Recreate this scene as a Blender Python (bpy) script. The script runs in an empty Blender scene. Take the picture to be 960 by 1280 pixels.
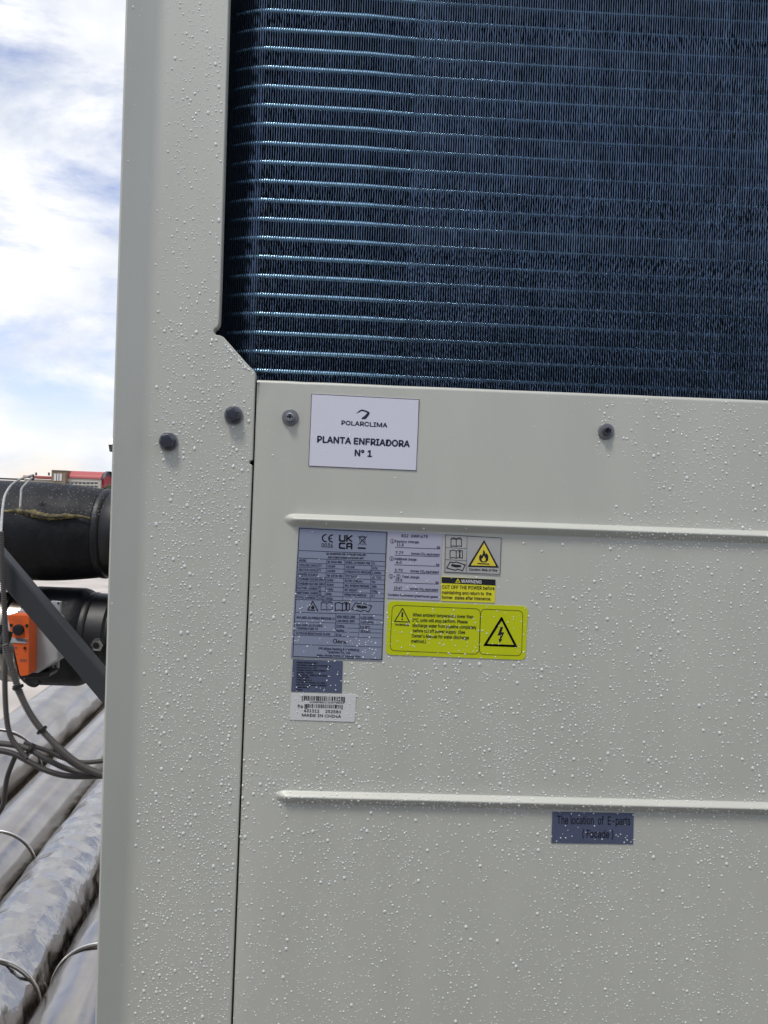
import bpy, math, random
import numpy as np
from mathutils import Vector, noise
random.seed(7); np.random.seed(7)
S = bpy.context.scene; COL = S.collection
# ---------------- camera ----------------
F = 950.0; D = 0.81; CZ = 1.5
RO, YA, PI_ = 0.0368, 0.0305, -0.0088
f_ = Vector((math.sin(YA)*math.cos(PI_), math.cos(YA)*math.cos(PI_), math.sin(PI_)))
r_ = Vector((math.cos(YA), -math.sin(YA), 0)); u_ = r_.cross(f_)
R_ = math.cos(RO)*r_ + math.sin(RO)*u_; U_ = math.cos(RO)*u_ - math.sin(RO)*r_
cd = bpy.data.cameras.new('camera'); cam = bpy.data.objects.new('camera', cd); COL.objects.link(cam)
cd.sensor_fit = 'VERTICAL'; cd.sensor_height = 36; cd.lens = F/1280*36
cd.clip_start = 0.05; cd.clip_end = 5000
from mathutils import Matrix
M3 = Matrix((R_, U_, -f_)).transposed()
cam.matrix_world = Matrix.Translation((0, -D, CZ)) @ M3.to_4x4()
S.camera = cam
# ---------------- sun, sky, exposure ----------------
SUN_DIR = Vector((0.24, 0.34, -0.91)).normalized()      # the way the light travels
sl = bpy.data.lights.new('sun', 'SUN'); so = bpy.data.objects.new('sun', sl); COL.objects.link(so)
so.rotation_euler = SUN_DIR.to_track_quat('-Z', 'Y').to_euler(); so.location = (-2, -4, 8)
sl.energy = 2.0; sl.angle = math.radians(11); sl.color = (1, 0.96, 0.9)
W = bpy.data.worlds.new('World'); S.world = W; W.use_nodes = True
nt = W.node_tree; nt.nodes.clear(); N = nt.nodes.new; Lk = nt.links.new
wo = N('ShaderNodeOutputWorld'); bg = N('ShaderNodeBackground'); bg.inputs['Strength'].default_value = 0.1
sky = N('ShaderNodeTexSky'); sky.sky_type = 'NISHITA'; sky.sun_disc = False
sky.sun_elevation = math.asin(-SUN_DIR.z); sky.sun_rotation = math.atan2(-SUN_DIR.x, -SUN_DIR.y)
sky.dust_density = .7; sky.air_density = 1.0; sky.ozone_density = 1.5
tc = N('ShaderNodeTexCoord'); mp = N('ShaderNodeMapping'); mp.inputs['Scale'].default_value = (3.0, 3.0, 6.5)
mp.inputs['Location'].default_value = (3.1, 1.7, 0.35); mp.inputs['Rotation'].default_value = (0.10, 0.12, 0)
n1 = N('ShaderNodeTexNoise'); n1.inputs['Scale'].default_value = 1.0; n1.inputs['Detail'].default_value = 9; n1.inputs['Roughness'].default_value = .62
n1.inputs['Distortion'].default_value = .35
rp = N('ShaderNodeValToRGB'); rp.color_ramp.elements[0].position = .385; rp.color_ramp.elements[1].position = .55
n2 = N('ShaderNodeTexNoise'); n2.inputs['Scale'].default_value = 2.3; n2.inputs['Detail'].default_value = 6
rp2 = N('ShaderNodeValToRGB'); rp2.color_ramp.elements[0].position = .34; rp2.color_ramp.elements[1].position = .62
rp2.color_ramp.elements[0].color = (7.2, 7.7, 8.6, 1); rp2.color_ramp.elements[1].color = (10.2, 10.3, 10.6, 1)
skm = N('ShaderNodeMix'); skm.data_type = 'RGBA'; skm.blend_type = 'MULTIPLY'; skm.inputs[0].default_value = 1
skm.inputs[7].default_value = (1.95, 1.68, 1.8, 1)
mx = N('ShaderNodeMix'); mx.data_type = 'RGBA'
Lk(tc.outputs['Generated'], mp.inputs[0]); Lk(mp.outputs[0], n1.inputs[0]); Lk(mp.outputs[0], n2.inputs[0])
Lk(n1.outputs[0], rp.inputs[0]); Lk(n2.outputs[0], rp2.inputs[0]); Lk(sky.outputs[0], skm.inputs[6])
Lk(rp.outputs[0], mx.inputs[0]); Lk(skm.outputs[2], mx.inputs[6]); Lk(rp2.outputs[0], mx.inputs[7])
Lk(mx.outputs[2], bg.inputs[0]); Lk(bg.outputs[0], wo.inputs[0])
S.view_settings.view_transform = 'Standard'; S.view_settings.look = 'None'; S.view_settings.exposure = .08; S.view_settings.gamma = 1
S.cycles.max_bounces = 6; S.cycles.transparent_max_bounces = 4

def P(px, py, y=0.0):
    d = f_ + R_*((px-480)/F) + U_*((640-py)/F)
    return Vector((0, -D, CZ)) + d*((y + D)/d.y)
def px_size(y): return (y + D)/F          # metres per photo pixel at plane y

# ---------------- materials ----------------
def mat(name, col, rough=.5, metal=0., spec=.5, bump=0., bscale=50., var=0., vscale=8., vcol=None, coat=0., trans=0., ior=1.45,
        stretch=(1, 1, 1), bdist=.002, voro=False, detail=5):
    m = bpy.data.materials.new(name); m.use_nodes = True; t = m.node_tree; b = t.nodes['Principled BSDF']
    b.inputs['Base Color'].default_value = (*col, 1); b.inputs['Roughness'].default_value = rough; b.inputs['Metallic'].default_value = metal
    b.inputs['Specular IOR Level'].default_value = spec; b.inputs['Coat Weight'].default_value = coat
    b.inputs['Transmission Weight'].default_value = trans; b.inputs['IOR'].default_value = ior
    c = t.nodes.new('ShaderNodeTexCoord'); mpn = t.nodes.new('ShaderNodeMapping'); mpn.inputs['Scale'].default_value = stretch
    t.links.new(c.outputs['Object'], mpn.inputs[0])
    if bump:
        n = t.nodes.new('ShaderNodeTexVoronoi' if voro else 'ShaderNodeTexNoise'); n.inputs['Scale'].default_value = bscale
        if not voro: n.inputs['Detail'].default_value = detail
        t.links.new(mpn.outputs[0], n.inputs['Vector'])
        bp = t.nodes.new('ShaderNodeBump'); bp.inputs['Strength'].default_value = bump; bp.inputs['Distance'].default_value = bdist
        t.links.new(n.outputs[0], bp.inputs['Height']); t.links.new(bp.outputs[0], b.inputs['Normal'])
    if var:
        n = t.nodes.new('ShaderNodeTexNoise'); n.inputs['Scale'].default_value = vscale; n.inputs['Detail'].default_value = 6
        t.links.new(mpn.outputs[0], n.inputs['Vector'])
        r = t.nodes.new('ShaderNodeValToRGB'); r.color_ramp.elements[0].position = .35; r.color_ramp.elements[1].position = .65
        v = vcol or tuple(x*(1-var) for x in col)
        r.color_ramp.elements[0].color = (*v, 1); r.color_ramp.elements[1].color = (*col, 1)
        t.links.new(n.outputs[0], r.inputs[0]); t.links.new(r.outputs[0], b.inputs['Base Color'])
        rr = t.nodes.new('ShaderNodeMapRange'); rr.inputs[3].default_value = min(1, rough*1.2); rr.inputs[4].default_value = rough*.8
        t.links.new(n.outputs[0], rr.inputs[0]); t.links.new(rr.outputs[0], b.inputs['Roughness'])
    return m
M = {}
M['paint'] = mat('beige_grey_powder_coat', (.545, .55, .478), .38, spec=.7, bump=.25, bscale=420, bdist=.0004, var=.07, vscale=6, stretch=(2.5, 1, .6))
M['paint_edge'] = mat('painted_sheet_edge', (.42, .425, .40), .45)
M['dark_in'] = mat('painted_interior_dark', (.02, .022, .025), .7)  # near black stands in for the missing light inside the unit
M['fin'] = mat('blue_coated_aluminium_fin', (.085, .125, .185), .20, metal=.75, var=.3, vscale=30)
M['fin_gap_shade'] = mat('painted_fin_gap_shade', (.03, .065, .12), .6)  # shade deep between the fins, put into the colour
M['tube'] = mat('blue_tinted_tube', (.48, .80, 1.0), .25, metal=.6)
M['drop'] = mat('whitened_water_drop', (.90, .91, .885), .10, spec=.55, trans=.25, ior=1.33)  # opaque near-white stands in for light gathered by clear drops
M['bolt'] = mat('dark_zinc_bolt', (.115, .12, .135), .24, metal=.75, bump=.2, bscale=900, bdist=.0003)
M['washer'] = mat('grey_washer', (.22, .225, .235), .45, metal=.6)
M['steel'] = mat('bright_screw_steel', (.6, .6, .6), .22, metal=1)
M['black'] = mat('black_parts_and_hole_shade', (.008, .008, .01), .6)  # black parts, and the painted darkness of recesses and holes
M['paper'] = mat('white_label_paper', (.70, .70, .77), .45, spec=.4)
M['paper_edge'] = mat('label_cut_edge', (.05, .05, .07), .6)
M['plate'] = mat('silver_blue_label_film', (.31, .345, .45), .40, metal=.25, var=.06, vscale=14)
M['plate_light'] = mat('lavender_label_film', (.43, .43, .52), .4, var=.04, vscale=14)
M['paper2'] = mat('barcode_label_paper', (.66, .66, .64), .4)
M['plate_dark'] = mat('dark_silver_label_film', (.115, .135, .215), .42, metal=.25, var=.08, vscale=20)
M['clear'] = mat('pale_grey_label', (.43, .43, .41), .3)
M['yellow'] = mat('warning_yellow', (.74, .70, .03), .4)
M['lime'] = mat('acid_yellow_label', (.56, .62, .008), .35, var=.04, vscale=20)
M['signyel'] = mat('triangle_yellow', (.75, .62, .06), .4)
M['ink'] = mat('black_ink', (.012, .012, .018), .5)
M['navy'] = mat('navy_ink', (.015, .018, .06), .5)
M['ink2'] = mat('faded_navy_ink', (.035, .042, .085), .5)
M['whiteink'] = mat('white_ink', (.7, .7, .66), .5)
M['foamblk'] = mat('black_rubber_insulation', (.010, .011, .014), .55, spec=.3, bump=.7, bscale=45, bdist=.004, var=.5, vscale=22)
M['blkgloss'] = mat('black_coated_coupling', (.012, .012, .014), .45, bump=.15, bscale=60)
M['foam'] = mat('aged_glue_foam', (.20, .17, .07), .8, var=.6, vscale=90, bump=.8, bscale=200, vcol=(.06, .05, .03))
M['strut'] = mat('dark_grey_painted_steel', (.04, .042, .048), .45, bump=.2, bscale=300, bdist=.0005)
M['orange'] = mat('orange_plastic', (.72, .12, .02), .45, bump=.15, bscale=200, bdist=.0006, var=.1, vscale=30)
M['greyplastic'] = mat('grey_cast_housing', (.42, .44, .45), .5, bump=.2, bscale=120, var=.15, vscale=20)
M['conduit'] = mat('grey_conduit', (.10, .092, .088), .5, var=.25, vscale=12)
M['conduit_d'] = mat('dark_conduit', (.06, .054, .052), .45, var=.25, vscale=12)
M['wire'] = mat('weathered_white_wire', (.45, .45, .44), .5, var=.3, vscale=60)
M['tie'] = mat('black_cable_tie', (.012, .012, .012), .4)
def alu(name, crink, col=(.60, .575, .535), vc=(.47, .445, .41)):
    m = mat(name, col, .21, metal=1.0, bump=.5*crink, bscale=13, bdist=.02, var=.25, vscale=9, vcol=vc)
    t = m.node_tree; b = t.nodes['Principled BSDF']; old = b.inputs['Normal'].links[0].from_node
    v = t.nodes.new('ShaderNodeTexVoronoi' if crink > .5 else 'ShaderNodeTexNoise')
    c = [n for n in t.nodes if n.type == 'TEX_COORD'][0]
    t.links.new(c.outputs['Object'], v.inputs['Vector'])
    bp = t.nodes.new('ShaderNodeBump'); bp.inputs['Strength'].default_value = .75*crink if crink > .5 else .35*crink; bp.inputs['Distance'].default_value = .012
    t.links.new(v.outputs[0], bp.inputs['Height']); t.links.new(old.outputs[0], bp.inputs['Normal']); v.inputs['Scale'].default_value = 9 if crink < .5 else 15; t.links.new(bp.outputs[0], b.inputs['Normal'])
    return m
M['alu'] = alu('aluminium_cladding', .10, (.46, .425, .385), (.38, .35, .31)); M['alu_crinkled'] = alu('crinkled_aluminium_cladding', .85, (.50, .475, .44), (.44, .42, .39))
M['band'] = mat('cladding_band', (.66, .65, .63), .4, metal=.7)
M['gap'] = mat('dark_lap_seam', (.05, .045, .04), .8)
M['roofing'] = mat('pale_roof_screed', (.56, .51, .45), .85, bump=.4, bscale=30, bdist=.01, var=.22, vscale=1.6)
M['city'] = mat('distant_ground', (.17, .18, .13), .9, var=.4, vscale=.02)
M['redroof'] = mat('red_roof_sheet', (.42, .09, .085), .5); M['redwall'] = mat('red_wall', (.42, .025, .04), .6)
M['brown'] = mat('brown_block_wall', (.30, .22, .15), .8, var=.2, vscale=.6); M['cream'] = mat('cream_wall', (.55, .50, .42), .8)
M['bwhite'] = mat('white_band', (.70, .68, .66), .7); M['dkgrey'] = mat('dark_gable_sheet', (.09, .09, .11), .6)
M['glass'] = mat('window_glass', (.06, .07, .09), .15); M['leaf'] = mat('tree_leaves', (.06, .11, .035), .8, var=.5, vscale=1)
M['bark'] = mat('tree_bark', (.10, .07, .05), .9); M['concrete'] = mat('grey_concrete', (.32, .31, .30), .85, var=.2, vscale=3)

# ---------------- helpers ----------------
def link(name, me, m, parent=None, smooth=False):
    if m is not None: me.materials.append(m)
    if smooth and len(me.polygons): me.polygons.foreach_set('use_smooth', [True]*len(me.polygons))
    o = bpy.data.objects.new(name, me); COL.objects.link(o)
    if parent is not None: o.parent = parent; o.matrix_parent_inverse = parent.matrix_world.inverted()
    return o
def mesh(name, v, f, m, parent=None, smooth=False, recalc=False):
    me = bpy.data.meshes.new(name); me.from_pydata([tuple(x) for x in v], [], f)
    if recalc:
        import bmesh
        b = bmesh.new(); b.from_mesh(me); bmesh.ops.recalc_face_normals(b, faces=b.faces); b.to_mesh(me); b.free()
    me.update(); return link(name, me, m, parent, smooth)
def root(name, loc, label, cat, group=None):
    o = bpy.data.objects.new(name, None); COL.objects.link(o); o.location = loc; o.empty_display_size = .05
    o.matrix_world = Matrix.Translation(loc); tag(o, label, cat, group); return o
def tag(o, label=None, cat=None, group=None, kind=None):
    for k, v in (('label', label), ('category', cat), ('group', group), ('kind', kind)):
        if v: o[k] = v
    return o
def bevel(o, w, seg=2, ang=35):
    b = o.modifiers.new('bevel', 'BEVEL'); b.width = w; b.segments = seg; b.limit_method = 'ANGLE'; b.angle_limit = math.radians(ang); return o
def box(name, c, s, m, parent=None, bev=0., ax=None):
    """box centred at c, full sizes s, axes ax"""
    ax = ax or (Vector((1, 0, 0)), Vector((0, 1, 0)), Vector((0, 0, 1))); c = Vector(c); v = []
    for i in (-1, 1):
        for j in (-1, 1):
            for k in (-1, 1): v.append(c + ax[0]*i*s[0]/2 + ax[1]*j*s[1]/2 + ax[2]*k*s[2]/2)
    f = [(0, 1, 3, 2), (4, 6, 7, 5), (0, 4, 5, 1), (2, 3, 7, 6), (0, 2, 6, 4), (1, 5, 7, 3)]
    o = mesh(name, v, f, m, parent, recalc=True)
    if bev: bevel(o, bev)
    return o
def prism(name, poly, y0, y1, m, parent=None, bev=0.):
    """poly: list of (x,z); extruded from y0 to y1"""
    n = len(poly); v = [(x, y0, z) for x, z in poly] + [(x, y1, z) for x, z in poly]
    f = [tuple(range(n)), tuple(range(2*n-1, n-1, -1))] + [(i, (i+1) % n, (i+1) % n + n, i+n) for i in range(n)]
    o = mesh(name, v, f, m, parent, recalc=True)
    if bev: bevel(o, bev)
    return o
def lathe(name, c, axis, prof, m, parent=None, n=32, smooth=True, rot=0.):
    """prof: list of (distance along axis, radius)"""
    a = Vector(axis).normalized(); h = Vector((0, 0, 1)) if abs(a.z) < .9 else Vector((1, 0, 0))
    e1 = a.cross(h).normalized(); e2 = a.cross(e1).normalized(); v = []; f = []; c = Vector(c)
    for d, r in prof:
        for k in range(n):
            t = 2*math.pi*k/n + rot; v.append(c + a*d + (e1*math.cos(t) + e2*math.sin(t))*r)
    for i in range(len(prof)-1):
        for k in range(n):
            k2 = (k+1) % n; f.append((i*n+k, i*n+k2, (i+1)*n+k2, (i+1)*n+k))
    f.append(tuple(range(n))); f.append(tuple((len(prof)-1)*n+k for k in range(n)))
    o = mesh(name, v, f, m, parent, recalc=True)
    if smooth:
        for p in o.data.polygons: p.use_smooth = len(p.vertices) == 4
        try: o.data.set_sharp_from_angle(angle=math.radians(40))
        except Exception: pass
    return o
def spline(pts, step):
    """Catmull-Rom through pts resampled at equal steps"""
    pts = [Vector(p) for p in pts]; q = [pts[0]*2-pts[1]] + pts + [pts[-1]*2-pts[-2]]; out = []
    for i in range(1, len(q)-2):
        for k in range(24):
            t = k/24; a, b, c, d = q[i-1:i+3]
            out.append(.5*((2*b) + (c-a)*t + (2*a-5*b+4*c-d)*t*t + (3*b-a-3*c+d)*t**3))
    out.append(pts[-1]); L = [0]
    for i in range(1, len(out)): L.append(L[-1] + (out[i]-out[i-1]).length)
    n = max(2, int(L[-1]/step)); res = []; j = 0
    for i in range(n+1):
        s = L[-1]*i/n
        while j < len(L)-2 and L[j+1] < s: j += 1
        res.append(out[j].lerp(out[j+1], (s-L[j])/max(1e-9, L[j+1]-L[j])))
    return res
def tube(name, pts, rad, m, parent=None, n=10, smooth=True, disp=None):
    """pts list of points, rad number or function(i, total, angle)"""
    v = []; f = []; T = len(pts); up = Vector((0, 1, 0)); 
    for i, p in enumerate(pts):
        t = (pts[min(i+1, T-1)] - pts[max(i-1, 0)]).normalized()
        e1 = (up - t*up.dot(t)); e1 = e1.normalized() if e1.length > 1e-3 else t.orthogonal().normalized(); up = e1; e2 = t.cross(e1)
        for k in range(n):
            a = 2*math.pi*k/n; r = rad(i, T, a) if callable(rad) else rad
            v.append(p + (e1*math.cos(a) + e2*math.sin(a))*r)
    for i in range(T-1):
        for k in range(n):
            k2 = (k+1) % n; f.append((i*n+k, i*n+k2, (i+1)*n+k2, (i+1)*n+k))
    f.append(tuple(range(n-1, -1, -1))); f.append(tuple((T-1)*n+k for k in range(n)))
    o = mesh(name, v, f, m, parent, recalc=True)
    if smooth:
        for p in o.data.polygons: p.use_smooth = len(p.vertices) == 4
    return o

# =====================================================================
# THE SETTING
# =====================================================================
def sheet(name, x0, x1, y0, y1, z, m):
    o = mesh(name, [(x0, y0, z), (x1, y0, z), (x1, y1, z), (x0, y1, z)], [(0, 1, 2, 3)], m); tag(o, kind='structure'); return o
mt = box('added_dark_floor', (1.2, -1.4, .010), (3.2, 2.6, .02), mat('bounce_cutting_grey', (.05, .05, .052), .8, bump=.4, bscale=40, var=.3)); tag(mt, kind='structure')  # dark sheet added to cut bounce light on the lower panel
sheet('city_ground', -3000, 3000, -3000, 3000, -15, M['city'])
rf = box('roof_slab', (-2, 4, -.25), (26, 26, .5), M['roofing']); tag(rf, kind='structure')

# =====================================================================
# THE CHILLER
# =====================================================================
ch = root('air_cooled_chiller', (0, .5, 0), 'large beige grey air cooled chiller with dark blue finned coil above wet painted panels', 'chiller')
ZB = .18; ZT = 2.22; XR = 1.0
def line_at(a, b, z, y=0.0):
    A = P(*a, y); B = P(*b, y); t = (z-A.z)/(B.z-A.z); return A + (B-A)*t
# ridge lines and the height of the pressed panel
RID = [((365, 648.4), (960, 670.0), 358), ((352, 993.8), (960, 1009.0), 346)]
rid = []
for a, b, xs in RID:
    A = P(*a); B = P(*b); X0 = P(xs, a[1]).x + .0110; rid.append((A.x, A.z, (B.z-A.z)/(B.x-A.x), X0))
pz_top = P(640, 487.2).z; pz_sl = (P(960, 500.2).z - P(320.3, 474.3).z)/(P(960, 500.2).x - P(320.3, 474.3).x)
def ridge_h(x, z):
    x = np.asarray(x, float); z = np.asarray(z, float); h = np.zeros(np.broadcast(x, z).shape)
    for ax, az, s, x0 in rid:
        dz = z - (az + (x-ax)*s); dx = np.minimum(0, x-x0); d = np.sqrt((dz/np.where(dz > 0, .0055, .0084))**2 + (dx/.013)**2)
        h = np.maximum(h, np.where(d < 1, .0058*((math.sqrt(1.06) - np.sqrt(np.clip(d, 0, 1)**2 + .06))/(math.sqrt(1.06)-math.sqrt(.06)))**1.12, 0))
    return h
# access panel: one pressed sheet
seamT, seamB = (321.3, 475), (290.8, 1280)
zs = list(np.linspace(ZB, pz_top-.004, 60))
for ax, az, s, x0 in rid:
    zs += list(np.linspace(-.0088, .0060, 26) + 1000 + az)      # rows that follow the ridge
zs = [z for z in zs if z > 500 or all(abs(z-r[1]-s_) > .012 for r in rid for s_ in (0, .004, -.006))]
rows = sorted([('r', z-1000) if z > 500 else ('f', z) for z in zs], key=lambda q: q[1])
xs_rel = sorted(set([0, .002, .004] + list(np.linspace(.02, .08, 40)) + list(np.linspace(.085, 1.3, 40))))
v = []; 
topx = []
def row_z(kind, z, x):
    if kind == 'r': 
        for ax, az, s, x0 in rid:
            if abs(z-az) < .0092: return z + (x-ax)*s
    return z
for kind, z in rows:
    xl = line_at(seamT, seamB, z).x
    for q in xs_rel:
        x = min(xl + q, XR); zz = row_z(kind, z, x)
        edge = 0.0
        if q < .004: edge = (.004-q)**2/.008
        v.append((x, -float(ridge_h(x, zz)) + edge, zz))
nr = len(rows); nc = len(xs_rel)
for k, (dz, dy) in enumerate([(-.0030, 0.), (-.0018, .0005), (-.0009, .0013), (-.0003, .0022), (0, .0034), (0, .02)]):
    xl = line_at(seamT, seamB, pz_top).x
    for q in xs_rel:
        x = min(xl + q, XR); zt = pz_top + pz_sl*(x - P(640, 487.2).x)
        wob = .0004*noise.noise(Vector((x*40, 0, 0)))
        v.append((x, dy, zt + dz + wob))
nr2 = nr + 6
f = [(i*nc+k, i*nc+k+1, (i+1)*nc+k+1, (i+1)*nc+k) for i in range(nr2-1) for k in range(nc-1) if v[i*nc+k][0] < XR-1e-6]
b0 = len(v)                                                       # left return of the panel
for i in range(nr2):
    p = v[i*nc]; v.append((p[0], .018, p[2]))
f += [(i*nc, (i+1)*nc, b0+i+1, b0+i) for i in range(nr2-1)]
panel = mesh('access_panel', v, f, M['paint'], ch, smooth=True)
try: panel.data.set_sharp_from_angle(angle=math.radians(50))
except Exception: pass

# corner post: pressed sheet with a bevelled left facet, a stepped right edge and a return
def ext(a, b, z, y): return line_at(a, b, z, y)
YP = -.0015
fold = ((203, 0), (155, 1280)); lefte = ((157, 0), (118.5, 1280))
right = []                                                        # from top to bottom, (x, z)
q = ext((285.8, 0), (274, 404), ZT, YP); right.append((q.x, q.z))
def add_px(px, py): q = P(px, py, YP); right.append((q.x, q.z))
add_px(275.5, 360); add_px(274.0, 398); add_px(273.4, 405)
for a in range(100, 290, 24):
    add_px(271.5 + 4.6*math.sin(-math.radians(a-90))*1.0, 414 - 4.6*math.cos(math.radians(a-90)))
add_px(275.5, 419.4); add_px(279.5, 421.5); add_px(290, 433.2); add_px(302, 447); add_px(311, 457); add_px(317.6, 463.5); add_px(319.0, 467)
add_px(318.7, 480); add_px(315.6, 574.3)
for a in (150, 185, 220, 255, 290, 330): add_px(314.4 + 2.7*math.sin(math.radians(a+90))*-1 if False else 314.4 - 2.8*math.sin(math.radians((a-150)/180*180)), 578.2 - 2.8*math.cos(math.radians(a-150)))
add_px(314.9, 583)
q = ext((315.6, 574.3), (288.4, 1280), ZB, YP); right.append((q.x, q.z))
# resample straight parts so that the sheet shades evenly
n = len(right)
def offs(i, d):
    a = Vector(right[max(0, i-1)]); b = Vector(right[min(n-1, i+1)]); t = (b-a).normalized(); return (right[i][0] + t.y*d, right[i][1] - t.x*d)
ring0 = [offs(i, .0009) for i in range(n)]
FT = ext(*fold, ZT, YP); FB = ext(*fold, ZB, YP); FOFF = -.020
LT = ext(*lefte, ZT, YP+FOFF); LB = ext(*lefte, ZB, YP+FOFF)
# rounded fold: section points between front (x right) and facet
def fold_pts(Fp, Lp):
    d1 = Vector((1, 0, 0)); d2 = (Vector(Lp)-Vector(Fp)); d2.z = 0; d2.normalize(); rr = .007; o = []
    A = Vector(Fp) + d1*rr; B = Vector(Fp) + d2*rr
    for k in range(7):
        t = k/6; o.append((1-t)**2*A + 2*t*(1-t)*Vector(Fp) + t*t*B)
    return o
ft = fold_pts(FT, LT); fb = fold_pts(FB, LB)
sec_t = ft + [Vector(LT) - (Vector(LT)-Vector(FT)).normalized()*.002, Vector(LT) + Vector((-.0002, .0016, 0)), Vector(LT) + Vector((0, .95, 0))]
sec_b = fb + [Vector(LB) - (Vector(LB)-Vector(FB)).normalized()*.002, Vector(LB) + Vector((-.0002, .0016, 0)), Vector(LB) + Vector((0, .95, 0))]
v = [tuple(p) for p in sec_t] + [tuple(p) for p in sec_b]; ns = len(sec_t)
f = [(i, i+ns, i+1+ns, i+1) for i in range(ns-1)]
base = len(v)
for x, z in ring0: v.append((x, YP, z))
for x, z in right: v.append((x, YP+.0010, z))
for x, z in right: v.append((x, YP+.0115, z))
f.append(tuple([0] + [ns] + [base+n-1-i for i in range(n)]))
for i in range(n-1):
    f.append((base+i, base+i+1, base+n+i+1, base+n+i)); f.append((base+n+i, base+n+i+1, base+2*n+i+1, base+2*n+i))
post = mesh('corner_post', v, f, M['paint'], ch, smooth=True, recalc=True)
try: post.data.set_sharp_from_angle(angle=math.radians(25))
except Exception: pass
# near-black strip painting the dark of the seam, body shell behind, base rail, top cap, far post
sx = line_at(seamT, seamB, 1.0).x
mesh('seam_dark_strip', [(sx-.06, .021, ZB), (sx+.09, .021, ZB), (sx+.09, .021, pz_top-.012), (sx-.06, .021, pz_top-.012)], [(0, 1, 2, 3)], M['dark_in'], ch)
xl = LT.x
box('base_rail', (.35, .42, .10), (1.4, .86, .16), M['strut'], ch, .004)
box('top_cap', ((xl+XR)/2+.0, .47, ZT+.03), (XR-xl+.05, 1.0, .06), M['paint_edge'], ch, .004)
box('right_post', (XR+.05, .46, (ZT+ZB)/2), (.1, .93, ZT-ZB), M['paint_edge'], ch, .006)
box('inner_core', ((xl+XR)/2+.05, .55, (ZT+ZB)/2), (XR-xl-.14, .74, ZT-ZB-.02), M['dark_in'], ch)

# coil: fin pack (too fine to pick apart one by one) and horizontal tubes
YC = .034; pitch_px = 23.62
zk = [P(330, 15.6 + pitch_px*k, YC+.008).z for k in range(-1, 20)]; TP = (zk[0]-zk[-1])/(len(zk)-1)
XC = P(335, 300, YC).x; RC = .090
def coil_pt(s, dep):
    """s: distance along coil face (0 where the bend begins, + to the right), dep: depth into the coil"""
    if s >= 0: return XC + s, YC + dep, 0.0
    a = min(-s/RC, 1.5); r = RC - dep if False else RC - dep
    return XC - math.sin(a)*r - 0, YC + RC - math.cos(a)*r, a
ztop = ZT; zbot = pz_top - .03
FP = .0027; ns_ = int((XR-XC)/FP); nb = int(RC*.9/FP)
seg = .0040; nz = int((ztop-zbot)/seg)
fv = []; ff = []
XSEAM = P(508, 300, YC).x
def fin_col(s, idx):
    x, y, a = coil_pt(s, 0); ca, sa = math.cos(a), math.sin(a)
    tx, ty = ca, -sa                                              # along the face
    nx, ny = sa, ca                                               # into the coil
    b = len(fv); ph = random.random()*6.28; drift = 0.0; bright = random.uniform(.8, 1.2)
    seamfix = 1.0
    for j in range(nz+1):
        z = ztop - (ztop-zbot)*j/nz
        row = math.floor((zk[0]-z)/TP)
        rs = math.sin(row*12.9898)*43758.5453; rs -= math.floor(rs)
        amp = .00008 + .00024*rs
        sh = (amp*math.sin(j*1.9 + ph + row*1.7) + random.uniform(-.00008, .00008))
        tw = math.sin(j*1.57 + ph*1.7 + rs*5)*.0004*(.35+rs) + random.uniform(-.00015, .00015)
        w = (.00040 if x < XSEAM else .00056)*bright*random.uniform(.75, 1.25)
        if a > .12: tw *= .25; sh *= .4; w *= 1.3
        for du, dn in ((-w+sh, max(0, tw)), (w+sh, max(0, -tw)), (sh*.5, .018)):
            fv.append((x + tx*du + nx*dn, y + ty*du + ny*dn, z))
    for j in range(nz):
        p = b + j*3; ff.append((p, p+3, p+4, p+1)); ff.append((p+1, p+4, p+5, p+2))
for i in range(-nb, ns_):
    s = i*FP
    fin_col(s, i)
fins = mesh('coil_fins', fv, ff, M['fin'], ch); fins['kind'] = 'stuff'
for z in zk + [zk[0]+TP*(i+1) for i in range(4)]:
    if z > ztop - .01: continue
    pts = []
    for i in range(-14, 1): 
        x, y, a = coil_pt(i*RC*.9/14, .0048); pts.append(Vector((x, y, z)))
    pts.append(Vector((XSEAM-.050, YC+.0050, z))); pts.append(Vector((XSEAM+.012, YC+.0092, z))); pts.append(Vector((XSEAM+.12, YC+.0105, z))); pts.append(Vector((XR-.01, YC+.0110, z)))
    tube('coil_tube', pts, .0031, M['tube'], ch, n=10)

box('coil_gap_backing', ((XC+XR)/2+.0, YC+.028, (ZT+pz_top)/2), (XR-XC-.01, .006, ZT-pz_top+.06), M['fin_gap_shade'], ch)  # flat board behind the fins; its navy paints the shaded gaps
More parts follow.
